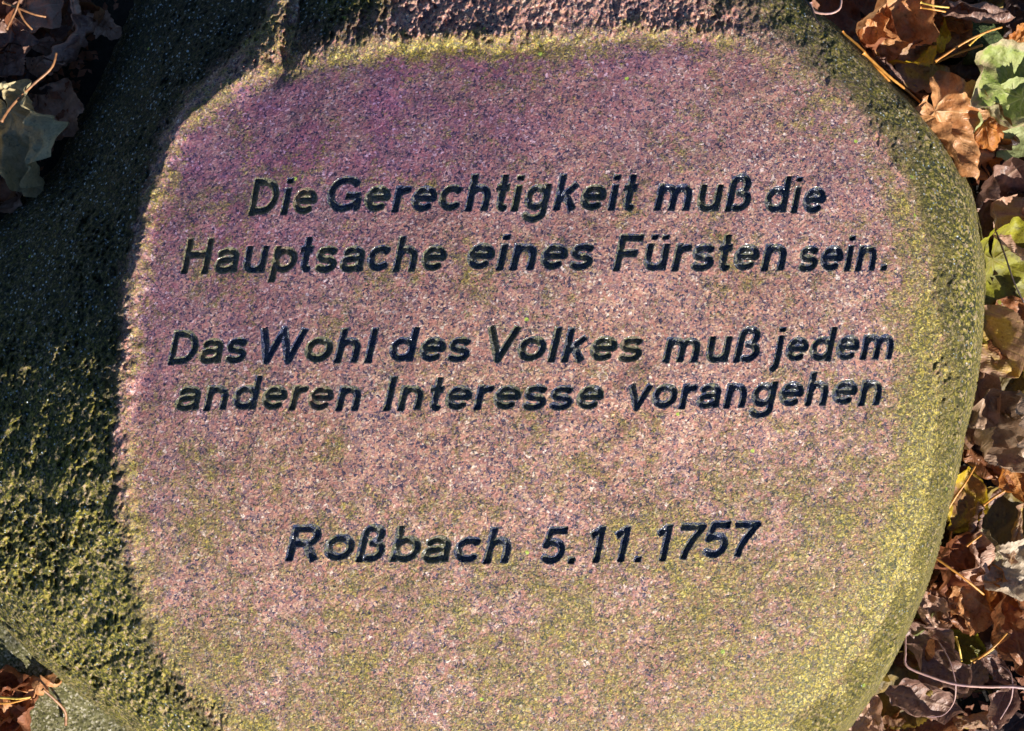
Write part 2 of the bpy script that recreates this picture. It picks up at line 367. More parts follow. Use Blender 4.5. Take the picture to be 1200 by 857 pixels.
# word, ink left, ink right, baseline at left / right, em size
WORDS = [
 (0, "Die", 290, 372, 252, 251, 62), (0, "Gerechtigkeit", 383, 751, 249, 246.5, 62), (0, "muß", 765, 881, 247, 248, 62), (0, "die", 896, 968, 249.5, 250, 61),
 (1, "Hauptsache", 211, 524, 321, 317.5, 61), (1, "eines", 547, 697, 316.5, 316, 61), (1, "Fürsten", 717, 922, 317, 317.5, 62), (1, "sein.", 934, 1040, 318, 317, 60),
 (2, "Das", 195.5, 290.5, 427, 425, 58), (2, "Wohl", 305, 445, 425, 425, 59), (2, "des", 456, 553, 424, 424, 58), (2, "Volkes", 571, 755, 424, 424, 58.5), (2, "muß", 775, 891, 425, 424, 58.5), (2, "jedem", 900, 1048, 424, 421, 58.5),
 (3, "anderen", 205, 423, 481, 481, 58), (3, "Interesse", 448, 708, 481.5, 480, 58), (3, "vorangehen", 736, 1034, 480, 474, 58),
 (4, "Roßbach", 333, 600, 657.5, 661, 62), (4, "5.", 632, 675, 660.5, 659.5, 63), (4, "11.", 688, 753, 659, 658, 62), (4, "1757", 766, 892, 657, 651, 62),
]
WEAR = {(0,"Die"): [.38,.12,.70], (1,"Hauptsache"): [.62,.40,.05,.65,.0,.25,.15,.0,.12,.28], (3,"anderen"): [.3,.12,.12,.35,.5,.75,.05], (2,"Das"): [.15,.5,.12], (2,"Wohl"): [-.1,.32,.08,-.05],
        (2,"Volkes"): [.25,.25,.2,.05,.4,.55], (0,"Gerechtigkeit"): [.0,.18,-.05,0,.1,.05,.1,.25,.15,.0,.22,.1,.05], (4,"Roßbach"): [.05,.1,.1,.3,.3,.05,.1], (4,"5."): [0,.2],
        (1,"eines"): [.1,.1,0,.1,.1], (3,"Interesse"): [.15,.2,.12,.2,0,.2,.18,.05,.25]}

def stroke_sdf(qx, qy, pts, rr):
    d = np.full(qx.shape, 9.0)
    n = len(pts); closed = abs(pts[0][0] - pts[-1][0]) + abs(pts[0][1] - pts[-1][1]) < 1e-6
    for i in range(n - 1):
        (ax, ay), (bx, by) = pts[i], pts[i + 1]; L = math.hypot(bx - ax, by - ay)
        if L < 1e-9: continue
        tx, ty = (bx - ax) / L, (by - ay) / L
        a = (qx - ax) * tx + (qy - ay) * ty; b = np.abs(-(qx - ax) * ty + (qy - ay) * tx)
        over = np.maximum(-a, a - L)
        cap = np.where(over > 0, np.hypot(np.maximum(over, 0), b), b) - rr
        if not closed and i == 0:
            box = np.maximum(b - rr, -a); cap = np.where(a < 0, box, cap)
        if not closed and i == n - 2:
            box = np.maximum(b - rr, a - L); cap = np.where(a > L, box, np.where((a > 0) | (i > 0), np.maximum(cap, a - L), cap))
        d = np.minimum(d, cap)
    return d
def ink(ch):
    xs = [p[0] + SHEAR * p[1] + s_ * R_ * 1.0 for st in G[ch][1] for p in st for s_ in (-1, 1)]
    return min(xs), max(xs)

LETTERS = []   # (line, char, x0 px, baseline px, sx, em, rot, wear)
rng = random.Random(5)
for li, wd, xl, xr, b0, b1, em in WORDS:
    pos = [0.0]
    for c_ in wd: pos.append(pos[-1] + G[c_][0])
    i0 = ink(wd[0])[0]; i1 = pos[-2] + ink(wd[-1])[1]
    sx = (xr - xl) / ((i1 - i0) * em)
    wr = WEAR.get((li, wd), None)
    for k, c_ in enumerate(wd):
        f = pos[k] / max(pos[-1], 1e-6)
        LETTERS.append((li, c_, xl + (pos[k] - i0) * em * sx, b0 + (b1 - b0) * f + rng.uniform(-.5, .5), sx, em * rng.uniform(.985, 1.015),
                        rng.uniform(-.012, .012), (wr[k] if wr else rng.uniform(0, .15)) + rng.uniform(-.04, .04)))

# ------------------------------------------------------------------ the stone: one warped grid, split into boulder, face and letters
def axis(lo, hi, bands, fine, coarse):
    out = [lo]
    while out[-1] < hi:
        v = out[-1]; inb = any(a <= v < b for a, b in bands)
        out.append(v + (fine if inb else coarse))
    return np.array(out)
gx = axis(-225, 1195, [(188, 1056)], 1.0, 1.8)
gy = axis(-215, 1075, [(198, 332), (378, 498), (606, 672)], 1.0, 1.8)
PXX, PYY = np.meshgrid(gx, gy)          # photo pixel parameters of every grid vertex
SD = np.full(PXX.shape, 50.0); LID = np.full(PXX.shape, -1, int)
for k, (li, c_, x0, yb, sx, em, rot, wr) in enumerate(LETTERS):
    i0, i1 = np.searchsorted(gx, [x0 - 25, x0 + em * 1.3]); j0, j1 = np.searchsorted(gy, [yb - em * .85, yb + em * .4])
    sx_ = PXX[j0:j1, i0:i1]; sy_ = PYY[j0:j1, i0:i1]
    # a hand-cut wobble of the contour
    wob = pnoise(sx_ / 9.0, sy_ / 9.0, np.full_like(sx_, k * 1.7), 3) * .9 + pnoise(sx_ / 3.5, sy_ / 3.5, np.full_like(sx_, k * 1.7), 4) * .6
    qx = (sx_ - x0) / (em * sx); qy = (yb - sy_) / em
    qx, qy = qx + rot * qy, qy - rot * qx
    ux = qx - SHEAR * qy
    d = np.full(ux.shape, 9.0)
    for st in G[c_][1]: d = np.minimum(d, stroke_sdf(ux, qy, st, R_))
    d = d * em + wob * .8
    cur = SD[j0:j1, i0:i1]; m = d < cur
    cur[m] = d[m]; LID[j0:j1, i0:i1][m] = k
# snap grid vertices next to a letter contour onto it, so that the cut edges are clean
gyy, gxx = np.gradient(SD, gy, gx)
near = (np.abs(SD) < .62) & (LID >= 0); gl = np.hypot(gxx, gyy) + 1e-6
PXX = np.where(near, PXX - SD * gxx / gl, PXX); PYY = np.where(near, PYY - SD * gyy / gl, PYY); SD = np.where(near, 0, SD)

DX, DY = PXX - CX, PYY - CY
TH = np.arctan2(DY, DX); RHO = np.hypot(DX, DY) + 1e-6
z0 = np.zeros_like(PXX)
edge_n = fbm(PXX, PYY, z0, 46, 4, 11)
Rf = RF(TH) + (edge_n * 11 + fbm(PXX, PYY, z0, 13, 2, 15) * 7) * np.clip(ROUGH(TH), .3, 1); Rs = RS(TH)
S = (RHO - Rf) / (Rs - Rf)
Sp = np.clip(S, 0, None)
PHI = np.clip((Sp - .8) / .2, 0, 3.1)
Q = np.where(Sp < .8, Sp, .8 + .2 * np.sin(PHI))
PR = np.where(S < 0, RHO, Rf + (Rs - Rf) * Q)      # projected radius
A = A_(TH); B = (400 - 1.4 * A) / 2
BX = CX + PR * np.cos(TH); BY = CY + PR * np.sin(TH)
BX = np.where(S < 0, PXX, BX); BY = np.where(S < 0, PYY, BY)
u = (BX - 640) / 500; v = (BY - 560) / 470
dome = -(46 * u * u + 72 * v * v) + 22 * v - 34 * np.clip(-u, 0, 2) * np.clip(-v, 0, 2)
Z = dome
flank = np.clip(Sp, 0, 1)
Z = Z - A * (.52 * Sp + .48 * Sp * Sp) - B * (1 - np.cos(PHI))
de = RHO - Rf                                       # pixels outside the face edge
Z = Z + RIM(TH) * np.exp(-((de - 1) / 13.0) ** 2) + LIP(TH) * sstep(-14, 12, de) * np.exp(-np.clip(de, 0, None) / 420)
# soft shoulder inside the edge on the right and bottom
shoulder = by_angle([(0,9),(40,8),(90,6),(125,3),(150,0),(300,0),(320,4),(340,8)])(TH)
Z = Z - shoulder * sstep(-70, 20, de) 
# crease running down from the top edge
cr = [(352, -140), (349, -20), (344, 35), (334, 72), (318, 100), (306, 118)]
dc = np.full(PXX.shape, 1e9)
for (ax, ay), (bx, by) in zip(cr, cr[1:]):
    L = math.hypot(bx - ax, by - ay); t_ = np.clip(((PXX - ax) * (bx - ax) + (PYY - ay) * (by - ay)) / L / L, 0, 1)
    dc = np.minimum(dc, np.hypot(PXX - ax - t_ * (bx - ax), PYY - ay - t_ * (by - ay)))
side = np.where(PXX > np.interp(PYY, [p[1] for p in cr], [p[0] for p in cr]), 1, .55)
Z = Z - 15 * np.exp(-(dc / (16 * side + 3)) ** 2) * sstep(125, 30, PYY)
Z = Z + 5 * np.exp(-((dc - 34) / 20) ** 2) * (side < 1) * sstep(150, 70, PYY)
# sunlit ridge left of the crease, where the natural skin meets the dressed corner
rg = [(350, -90), (340, 5), (322, 40), (285, 76), (243, 112), (214, 158), (196, 205)]
dr = np.full(PXX.shape, 1e9)
for (ax, ay), (bx, by) in zip(rg, rg[1:]):
    L = math.hypot(bx - ax, by - ay); t_ = np.clip(((PXX - ax) * (bx - ax) + (PYY - ay) * (by - ay)) / L / L, 0, 1)
    dr = np.minimum(dr, np.hypot(PXX - ax - t_ * (bx - ax), PYY - ay - t_ * (by - ay)))
ridge = np.exp(-(dr / 22) ** 2) * sstep(190, 90, PYY) * (PXX < np.interp(PYY, [p[1] for p in cr], [p[0] for p in cr]) + 4)
Z = Z + 9 * ridge
# natural surface relief, in true space
wx = BX; wy = BY; wz = Z
rough = ROUGH(TH) * sstep(-14, 20, de)
lump = fbm(wx, wy, wz, 170, 2, 21) * 30 * sstep(0, 90, de) * ROUGH(TH)
n1 = fbm(wx * 1.15, wy * .8, wz, 20, 2, 31); n2 = 1 - 2 * np.abs(fbm(wx * 1.2, wy * .8, wz, 10.5, 3, 41)) * 1.4
n3 = pnoise(wx / 4.2, wy / 4.2, wz / 4.2, 51)
disp = rough * (.55 + 1.5 * np.clip(fbm(wx, wy, wz, 75, 2, 57) + .25, 0, 1)) * (n1 * 10 + n2 * 5.2 + n3 * 4.6)
face_w = 1 - sstep(-6, 14, de)
und = fbm(wx, wy, z0, 120, 3, 61) * 5 * face_w + (pnoise(wx / 14, wy / 14, z0, 63) * .7 + pnoise(wx / 3.2, wy / 3.2, z0, 64) * .55) * face_w
Z = Z + lump + disp + und
# letters cut with sloping walls and an uneven floor
dep = sstep(0, 3.9, -SD) * (5.8 + pnoise(wx / 7, wy / 7, z0, 71) * 2.2) 
Z = Z - dep
keep = S < 1.46
K = (HC - Z) / HC
V3 = np.stack([(BX - 600) * K * PX, (428.5 - BY) * K * PX, FACE_Z + Z * PX], -1)
# push steep flanks sideways too
push = rough * (n1 * 5 + n3 * 2) * PX * sstep(.7, 1.1, S)
V3[..., 0] += push * np.cos(TH); V3[..., 1] -= push * np.sin(TH)
# smooth normals of the whole surface, shared by all its pieces
du = np.gradient(V3, axis=1); dv = np.gradient(V3, axis=0)
N = np.cross(dv, du); N /= np.linalg.norm(N, axis=-1, keepdims=True) + 1e-12
if N[N.shape[0] // 2, N.shape[1] // 2, 2] < 0: N = -N
# weathering maps and painted shade masks
lowerright = sstep(760, 1080, PXX * .62 + PYY * .72)
alg = .06 + .42 * sstep(320, 800, PYY) + .24 * lowerright + .40 * sstep(1000, 1085, PXX) * sstep(150, 260, PYY)
alg = alg + .75 * np.exp(-((de + 6) / 16) ** 2) * by_angle([(0,.5),(90,.5),(130,.45),(165,.35),(180,.38),(205,.5),(222,.8),(232,.8),(245,.9),(270,1.05),(300,.6),(320,.4),(340,.4)])(TH)
alg = alg + .30 * sstep(-55, 0, de) * by_angle([(0,1),(60,1.2),(120,.8),(160,.35),(180,.1),(215,.6),(240,.5),(300,.25),(330,.5)])(TH)
alg = alg + .25 * np.exp(-((PXX - 250) ** 2 + (PYY - 300) ** 2) / 90 ** 2) * 0 + fbm(PXX, PYY, z0, 90, 3, 81) * .28
alg = alg + sstep(6, 30, de) * by_angle([(0,.5),(90,.45),(180,.35),(235,.3),(250,-.45),(300,-.35),(315,.2),(330,.5)])(TH)
cru = sstep(2, 16, de) * by_angle([(0,.72),(30,.58),(60,.52),(100,.5),(130,.85),(170,1.0),(215,1.05),(232,.9),(246,.70),(255,.10),(262,.05),(280,.0),(292,.2),(305,.7),(330,.75)])(TH)
pale = np.exp(-((PXX - 318) ** 2 + (PYY - 60) ** 2 * .5) / 32 ** 2)
cru = cru - .5 * pale - .85 * np.exp(-(dr / 20) ** 2) * (PXX < 352) * sstep(230, 120, PYY) + fbm(PXX, PYY, z0, 60, 2, 91) * .22 * (de > 0)
cru = np.where(de > 0, cru * (.55 + .45 * sstep(0, 60, de)) , cru)
flank_shade_map = by_angle([(0,.15),(60,.05),(120,.05),(150,.05),(170,.15),(190,.8),(238,1),(246,.4),(255,.3),(290,.3),(320,.45)])(TH)  # painted shade, strongest round the upper left flank
shade_tint = np.clip(sstep(1150, 480, PXX + PYY * 1.3) * .85 + .30 * sstep(420, 100, PYY), 0, 1) * sstep(12, -22, de)  # painted shade tint, growing towards the upper left of the face
idx = np.arange(PXX.size).reshape(PXX.shape)
q = np.stack([idx[1:, :-1], idx[1:, 1:], idx[:-1, 1:], idx[:-1, :-1]], -1).reshape(-1, 4)
kq = keep.ravel()[q].all(1)
sdq = SD.ravel()[q]; lid = np.full(len(q), -1); lidv = LID.ravel()[q]
inside = sdq.mean(1) < -.02
best = np.take_along_axis(lidv, np.argmin(sdq, 1)[:, None], 1)[:, 0]
lid[inside] = best[inside]
faceq = (S.ravel()[q].mean(1) < 0.0)
VF = V3.reshape(-1, 3); NF = N.reshape(-1, 3)
stone_mat = stone_material(); paint = paint_material()
stone = tag(empty("memorial_stone"), "large mossy granite boulder with a dressed pink face and engraved German inscription", "memorial stone")
WEARV = np.zeros(PXX.size)
def piece(name, sel, mat, parent, wear=None):
    uidx, f = submesh(sel, VF, q)
    at = {"algae": alg.ravel()[uidx], "crust": cru.ravel()[uidx], "shade_tint": shade_tint.ravel()[uidx], "wet": flank_shade_map.ravel()[uidx]} if wear is None else {"wear": np.full(len(uidx), wear)}
    return mesh_obj(name, VF[uidx], f, mat, parent, at, NF[uidx])
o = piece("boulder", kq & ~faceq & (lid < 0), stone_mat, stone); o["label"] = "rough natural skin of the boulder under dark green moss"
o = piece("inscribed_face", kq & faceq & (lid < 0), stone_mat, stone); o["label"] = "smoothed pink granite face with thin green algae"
LINE_TXT = ["first line of the inscription: Die Gerechtigkeit muß die", "second line of the inscription: Hauptsache eines Fürsten sein.", "third line of the inscription: Das Wohl des Volkes muß jedem",
            "fourth line of the inscription: anderen Interesse vorangehen", "place and date line: Roßbach 5.11.1757"]
lines = []
for i, tx in enumerate(LINE_TXT):
    e = empty("inscription_line", world(620, [248, 318, 424, 479, 658][i], -2), stone); e["label"] = tx; lines.append(e)
order = np.argsort(lid, kind='stable'); ls = lid[order]
for k, (li, c_, *rest) in enumerate(LETTERS):
    a, b = np.searchsorted(ls, [k, k + 1]); sel = order[a:b]
    if not len(sel): continue
    uidx, f = submesh(sel, VF, q)
    nm = "digit" if c_.isdigit() else "full_stop" if c_ == '.' else "letter"
    off = np.array(lines[li].location)
    o = mesh_obj(nm, VF[uidx] - off, f, paint, lines[li], {"wear": np.full(len(uidx), rest[-1])}, NF[uidx])
    o["label"] = ("engraved " + nm + " " + c_) if c_ != '.' else "engraved full stop"

# ------------------------------------------------------------------ ground
GZ = -FACE_Z / PX
def ground_h(x, y):
    return (fbm(x, y, x * 0, .35, 3, 101) * .02 + fbm(x, y, x * 0, .05, 2, 103) * .008)
def axis2(): 
    a = np.r_[-60, -25, -10, -5, -2.5, -1.4, np.arange(-1.0, 1.0001, .0125), 1.4, 2.5, 5, 10, 25, 60]; return a
ax = axis2(); GX, GY = np.meshgrid(ax, ax)
hz = ground_h(GX, GY) * (np.hypot(GX, GY) < 3) - .012
gi = np.arange(GX.size).reshape(GX.shape)
gq = np.stack([gi[:-1, :-1], gi[:-1, 1:], gi[1:, 1:], gi[1:, :-1]], -1).reshape(-1, 4)
ground = mesh_obj("ground", np.stack([GX, GY, hz], -1).reshape(-1, 3), gq, soil_material())
tag(ground, kind="structure")

def blob(name, cx, cy, rx, ry, h, z, mat, seed, flat=.5, n=90, rot=0, irr=.12, loc=None):
    """low irregular stone: a displaced flattened dome down to the ground"""
    th = np.linspace(0, 2 * pi, n, endpoint=False); rr = np.linspace(0, 1, n // 3)
    TT, RR = np.meshgrid(th, rr)
    out = 1 + irr * pnoise(np.cos(TT) * 1.5 + seed, np.sin(TT) * 1.5, TT * 0, seed) * 2.5 + irr * .4 * pnoise(np.cos(TT) * 5 + seed, np.sin(TT) * 5, TT * 0, seed)
    x = np.cos(TT) * RR * rx * out; y = np.sin(TT) * RR * ry * out
    zz = h * (1 - RR ** (2 / (1 - flat + .05))) 
    s_ = min(rx, ry)
    zz = zz + fbm(x, y, x * 0, s_ * .5, 4, seed + 3) * s_ * .09
    c_, sn = cos(rot), sin(rot); x, y = x * c_ - y * sn, x * sn + y * c_
    ii = np.arange(TT.size).reshape(TT.shape); jj = np.roll(ii, -1, 1)
    f = np.stack([ii[:-1], ii[1:], jj[1:], jj[:-1]], -1).reshape(-1, 4)
    return mesh_obj(name, np.stack([x, y, zz], -1).reshape(-1, 3), f, mat, loc=(cx, cy, z))
p = world(60, 840, GZ + 20)
slab = blob("ground_stone", p[0] - .05, p[1] - .09, .34, .26, .045, -.005, slab_material(), 7, flat=.9, n=240, rot=-.5, irr=.08)
tag(slab, "pale lichen speckled flat stone in the bottom left corner under the boulder", "stone")
p = world(1160, 42, GZ + 60)
ms = blob("mossy_stone", p[0], p[1], .055, .035, .05, p[2] - .045, moss_material(), 13, flat=.6, n=120, rot=.2)
tag(ms, "small dark green mossy stone between brown leaves in the top right corner", "stone")

# ------------------------------------------------------------------ leaves
def ovate(nu, nv, w=.42, peak=.42, teeth=16, tooth=.03, tip=1.0, nlat=7, slope=.55):
    u_ = np.linspace(0, 1, nu); v_ = np.linspace(-1, 1, nv); U, Vv = np.meshgrid(u_, v_, indexing='ij')
    a_ = peak / (1 - peak) if peak < .5 else 1.0; b_ = 1.0 if peak < .5 else (1 - peak) / peak
    prof = (U ** (.75 * a_ + .1)) * ((1 - U) ** (.85 * b_ * tip)); prof = prof / prof.max() * w
    prof = prof * (1 + tooth * 2 * (np.abs(Vv) ** 6) * ((U * teeth) % 1 - .5))
    x = U - .5; y = Vv * prof
    vein = np.exp(-(np.abs(y) / .007) ** 2)
    ph = (U - np.abs(y) * slope * 2.0) * nlat
    dl = np.abs(ph - np.round(ph)) / nlat
    vein = np.maximum(vein, .75 * np.exp(-(dl / .009) ** 2) * (np.abs(Vv) < .95))
    cor = np.cos(2 * pi * ph)                      # swell between lateral veins
    ii = np.arange(U.size).reshape(U.shape)
    f = np.stack([ii[:-1, :-1], ii[1:, :-1], ii[1:, 1:], ii[:-1, 1:]], -1).reshape(-1, 4)
    return dict(x=x, y=y, vein=vein, cor=cor, rim=np.abs(Vv) ** 2, f=f, base=(-.5, 0))
def lobed(nr, na, lobes=((0, 1.0), (48, .86), (-48, .86), (100, .55), (-100, .55)), depth=.30, teeth=11, tooth=.05, width=24, seed=1):
    th = np.radians(np.linspace(-168, 168, na)); rr = np.linspace(.0, 1, nr); Rr, Tt = np.meshgrid(rr, th, indexing='ij')
    env = np.zeros_like(Tt)
    for a_, l_ in lobes:
        d_ = np.abs(np.degrees(Tt) - a_) / width
        env = np.maximum(env, l_ * ((1 - depth) + depth * np.clip(1 - d_ * .72, 0, 1) ** 1.1) * np.exp(-np.clip(d_ - 1.2, 0, 9) ** 2 * .25))
    env *= 1 + tooth * (np.abs(((np.degrees(Tt) / 168 * teeth) % 1) - .5) * 2 - .5) 
    x = Rr * env * np.cos(Tt); y = Rr * env * np.sin(Tt)
    vein = np.zeros_like(x)
    for a_, l_ in lobes:
        ra = math.radians(a_); al = x * cos(ra) + y * sin(ra); pe = -x * sin(ra) + y * cos(ra)
        m = (al > 0) & (al < l_ * .97)
        vein = np.maximum(vein, np.exp(-(pe / (.011 * (1.2 - np.clip(al, 0, 1)))) ** 2) * m)
        ph = (al - np.abs(pe) * 1.1) * 7; dl = np.abs(ph - np.round(ph)) / 7
        vein = np.maximum(vein, .55 * np.exp(-(dl / .009) ** 2) * (np.abs(pe) < .22 * al + .02) * m)
    cor = np.cos(Tt * 180 / 48 * 2) * Rr
    ii = np.arange(x.size).reshape(x.shape)
    f = np.stack([ii[:-1, :-1], ii[1:, :-1], ii[1:, 1:], ii[:-1, 1:]], -1).reshape(-1, 4)
    f = f
    return dict(x=x - .38, y=y, vein=vein, cor=cor * .6, rim=Rr ** 3, f=f, base=(-.38, 0))
SH = {
 'ov': ovate(46, 31), 'ovw': ovate(46, 33, w=.62, peak=.4, teeth=20, tooth=.045, nlat=6), 'ovn': ovate(50, 23, w=.27, peak=.45, teeth=22, tooth=.02, nlat=9),
 'scal': ovate(48, 27, w=.36, peak=.5, teeth=11, tooth=.09, nlat=8), 'maple': lobed(22, 150), 'cord': lobed(20, 120, lobes=((0, 1.0), (42, .93), (-42, .93), (88, .72), (-88, .72), (135, .5), (-135, .5)), depth=.10, width=26, teeth=15, tooth=.045),
 'ov_s': ovate(22, 13), 'maple_s': lobed(11, 70), 'scal_s': ovate(24, 13, w=.5, teeth=9, tooth=.06),
}
LM = {
 'tan':    leaf_material("leaf_tan", (.54,.22,.075), (.64,.33,.14), (.19,.07,.03), (.70,.42,.20), trans=.3, gloss=.42),
 'orange': leaf_material("leaf_orange", (.46,.14,.022), (.60,.24,.045), (.17,.055,.02), (.60,.30,.10), trans=.4),
 'brown':  leaf_material("leaf_brown", (.24,.085,.030), (.36,.15,.065), (.07,.03,.02), (.42,.22,.10), gloss=.42),
 'rust':   leaf_material("leaf_rust", (.26,.085,.035), (.34,.13,.06), (.09,.03,.02), (.38,.18,.09), trans=.35),
 'dark':   leaf_material("leaf_dark", (.045,.024,.022), (.085,.048,.040), (.025,.015,.014), (.16,.10,.08), gloss=.5),
 'mauve':  leaf_material("leaf_mauve", (.23,.115,.085), (.34,.20,.15), (.08,.04,.035), (.46,.30,.21), gloss=.42),
 'pink':   leaf_material("leaf_pinkish", (.52,.29,.19), (.60,.37,.26), (.30,.14,.09), (.62,.42,.30)),
 'grey':   leaf_material("leaf_grey", (.33,.20,.125), (.48,.32,.21), (.09,.055,.035), (.54,.38,.25), gloss=.42),
 'pale':   leaf_material("leaf_pale_grey", (.48,.36,.24), (.62,.49,.35), (.2,.14,.09), (.60,.50,.38)),
 'green':  leaf_material("leaf_green", (.25,.33,.055), (.40,.43,.13), (.09,.10,.03), (.60,.58,.30), patch=(.46,.36,.20), patch_amt=.1, trans=.3),
 'pgreen': leaf_material("leaf_pale_green", (.36,.42,.15), (.42,.45,.20), (.20,.18,.06), (.58,.54,.26), trans=.3),
 'ggrey':  leaf_material("leaf_grey_green", (.44,.34,.17), (.56,.46,.26), (.09,.10,.07), (.45,.42,.28)),
 'olive':  leaf_material("leaf_olive", (.20,.19,.02), (.30,.27,.03), (.08,.06,.015), (.32,.26,.06), trans=.45, patch=(.42,.40,.03), patch_amt=.4),
 'yellow': leaf_material("leaf_yellow", (.60,.38,.06), (.62,.42,.12), (.25,.12,.03), (.65,.45,.16), trans=.4, patch=(.45,.26,.16), patch_amt=.6),
 'ybrown': leaf_material("leaf_yellow_brown", (.30,.13,.045), (.40,.20,.07), (.08,.04,.02), (.52,.30,.10), trans=.35, patch=(.62,.43,.02), patch_amt=.45),
 'obrown': leaf_material("leaf_olive_brown", (.15,.10,.03), (.22,.16,.05), (.06,.035,.015), (.34,.22,.06), trans=.35, patch=(.30,.20,.03), patch_amt=.3),
}
STM = {'orange': stem_material("stem_orange", (.46,.17,.020), (.56,.26,.05)), 'brown': stem_material("stem_brown", (.20,.09,.04), (.32,.15,.06)),
       'mauve': stem_material("stem_mauve", (.34,.20,.20), (.48,.28,.22)), 'dark': stem_material("stem_dark", (.03,.02,.02), (.06,.04,.03)), 'yellow': stem_material("stem_yellow", (.52,.31,.035), (.60,.40,.08))}

def tube(name, pts, r0, r1, mat, parent=None, loc=None, sides=8):
    P = [Vector(p_) for p_ in pts]; pp = []
    for i in range(len(P) - 1):                   # Catmull-Rom through the points
        a_ = P[max(i - 1, 0)]; b_ = P[i]; c_ = P[i + 1]; d_ = P[min(i + 2, len(P) - 1)]
        for k in range(8):
            t_ = k / 8; pp.append(.5 * ((2 * b_) + (-a_ + c_) * t_ + (2 * a_ - 5 * b_ + 4 * c_ - d_) * t_ ** 2 + (-a_ + 3 * b_ - 3 * c_ + d_) * t_ ** 3))
    pp.append(P[-1]); n = len(pp); vs = []; fs = []
    for i, c_ in enumerate(pp):
        tg = (pp[min(i + 1, n - 1)] - pp[max(i - 1, 0)]).normalized(); s1 = tg.cross(Vector((0, 0, 1)));
        if s1.length < 1e-3: s1 = tg.cross(Vector((1, 0, 0)))
        s1.normalize(); s2 = tg.cross(s1); rr = (r0 + (r1 - r0) * i / (n - 1)) * (1 + .12 * sin(i * 2.3)); 
        if i in (0,): rr *= 1.5
        for k in range(sides): vs.append(c_ + s1 * cos(2 * pi * k / sides) * rr + s2 * sin(2 * pi * k / sides) * rr)
    for i in range(n - 1):
        for k in range(sides): fs.append((i * sides + k, i * sides + (k + 1) % sides, (i + 1) * sides + (k + 1) % sides, (i + 1) * sides + k))
    for base in (0, (n - 1) * sides):
        for k in range(1, sides // 2): fs.append((base, base + k, base + k + 1, base + k + 1) if False else (base + k - 1, base + k, base + sides - 1 - k, base + sides - k) if sides - k > base * 0 + k else (base, base, base, base))
    fs = [f_ for f_ in fs if len(set(f_)) == 4]
    return mesh_obj(name, [tuple(v_) for v_ in vs], fs, mat, parent, loc=loc)

def leaf(px, py, z, size, rot, shape, mat, label, curl=None, roll=0., fold=0., bend=0., tilt=(0, 0), crumple=.05, cor=.012, wsc=1.0, stem=None, seed=None, group="dry leaves lying round the boulder", hoff=0):
    """size: length in photo px; roll: radians across the width; fold: V along the midrib; bend: radians along the length"""
    seed = seed if seed is not None else int(px * 7 + py * 13) % 997
    size *= 1.08; crumple *= 1.0; roll *= 1.3; tilt = (tilt[0] * 1.7, tilt[1] * 1.7)
    s = SH[shape]; x = s['x'].copy(); y = s['y'] * wsc
    nz = fbm(x * 1.0, y * 1.0, x * 0 + seed * .37, .42, 3, seed, .55)
    nz2 = fbm(x, y, x * 0 + seed * .11, .14, 2, seed + 5)
    zz = crumple * nz * 2.6 + crumple * nz2 * .8 + s['cor'] * cor * .35 * (.4 + nz2) + fold * np.abs(y) + s['rim'] * crumple * .8 * np.sin(np.arctan2(y, x + .3) * 7 + seed)
    curl = curl if curl is not None else (.04 + .14 * ((seed * 37) % 100) / 100.)
    zz = zz + curl * s['rim'] * (1 + .9 * nz * 2) + curl * .8 * (2 * x) ** 4 * (1 if seed % 3 else -.6)
    if abs(roll) > 1e-3:
        R0 = .5 / abs(roll) * 2 * max(.2, float(np.abs(y).max())); an = y / R0 * (1 + .35 * x)
        y2 = (R0 - zz) * np.sin(an); zz = R0 - (R0 - zz) * np.cos(an) if roll > 0 else -(R0 - (R0 - zz) * np.cos(an)); y = y2
    if abs(bend) > 1e-3:
        R1 = 1 / abs(bend); an = x / R1; sg = 1 if bend > 0 else -1
        x2 = (R1 - zz * sg) * np.sin(an); zz = sg * (R1 - (R1 - zz * sg) * np.cos(an)); x = x2
    k = (HC - z) / HC * PX; L = size * k * (.66 if shape[:3] in ('map', 'cor') else 1.05)
    vs = np.stack([x, y, zz], -1).reshape(-1, 3) * L
    cz = vs[:, 2].mean(); vs[:, 2] -= cz
    e = Euler((radians(tilt[0]), radians(tilt[1]), radians(rot)), 'XYZ')
    M = np.array(e.to_matrix()); vs = vs @ M.T
    lo = world(px, py, z)
    zmin = vs[:, 2].min() + lo[2]
    if zmin < .004: lo = (lo[0], lo[1], lo[2] + .004 - zmin)
    o = mesh_obj("fallen_leaf", vs, s['f'], LM[mat], None, {"vein": s['vein'].ravel(), "rim": s['rim'].ravel()}, loc=lo)
    tag(o, label, "leaf", group)
    if stem:
        col, ln, cv = stem
        bx, by = s['base']; i = int(np.argmin(np.abs(s['x'] - bx).ravel() + np.abs(s['y'] - by).ravel()))
        b = Vector(vs[i]); d = Vector(M @ np.array([-1, 0, .12])); sd_ = Vector(M @ np.array([0, 1, 0]))
        P = [b + d * (-.01 * L)] + [b + d * (ln * L * t_) + sd_ * (cv * L * t_ * t_) + Vector((0, 0, .02 * L * sin(t_ * 3))) for t_ in (.35, .7, 1.0)]
        tube("stalk", P, .0011, .0014, STM[col], o)
    return o

G0 = -300   # typical height of the litter surface, in face pixels
g1 = "fallen leaves in the litter right of the boulder"; g2 = "shaded leaves in the top left corner"; g3 = "leaves on the pale flat stone"
H = []
def L(*a, **k): H.append((a, k))
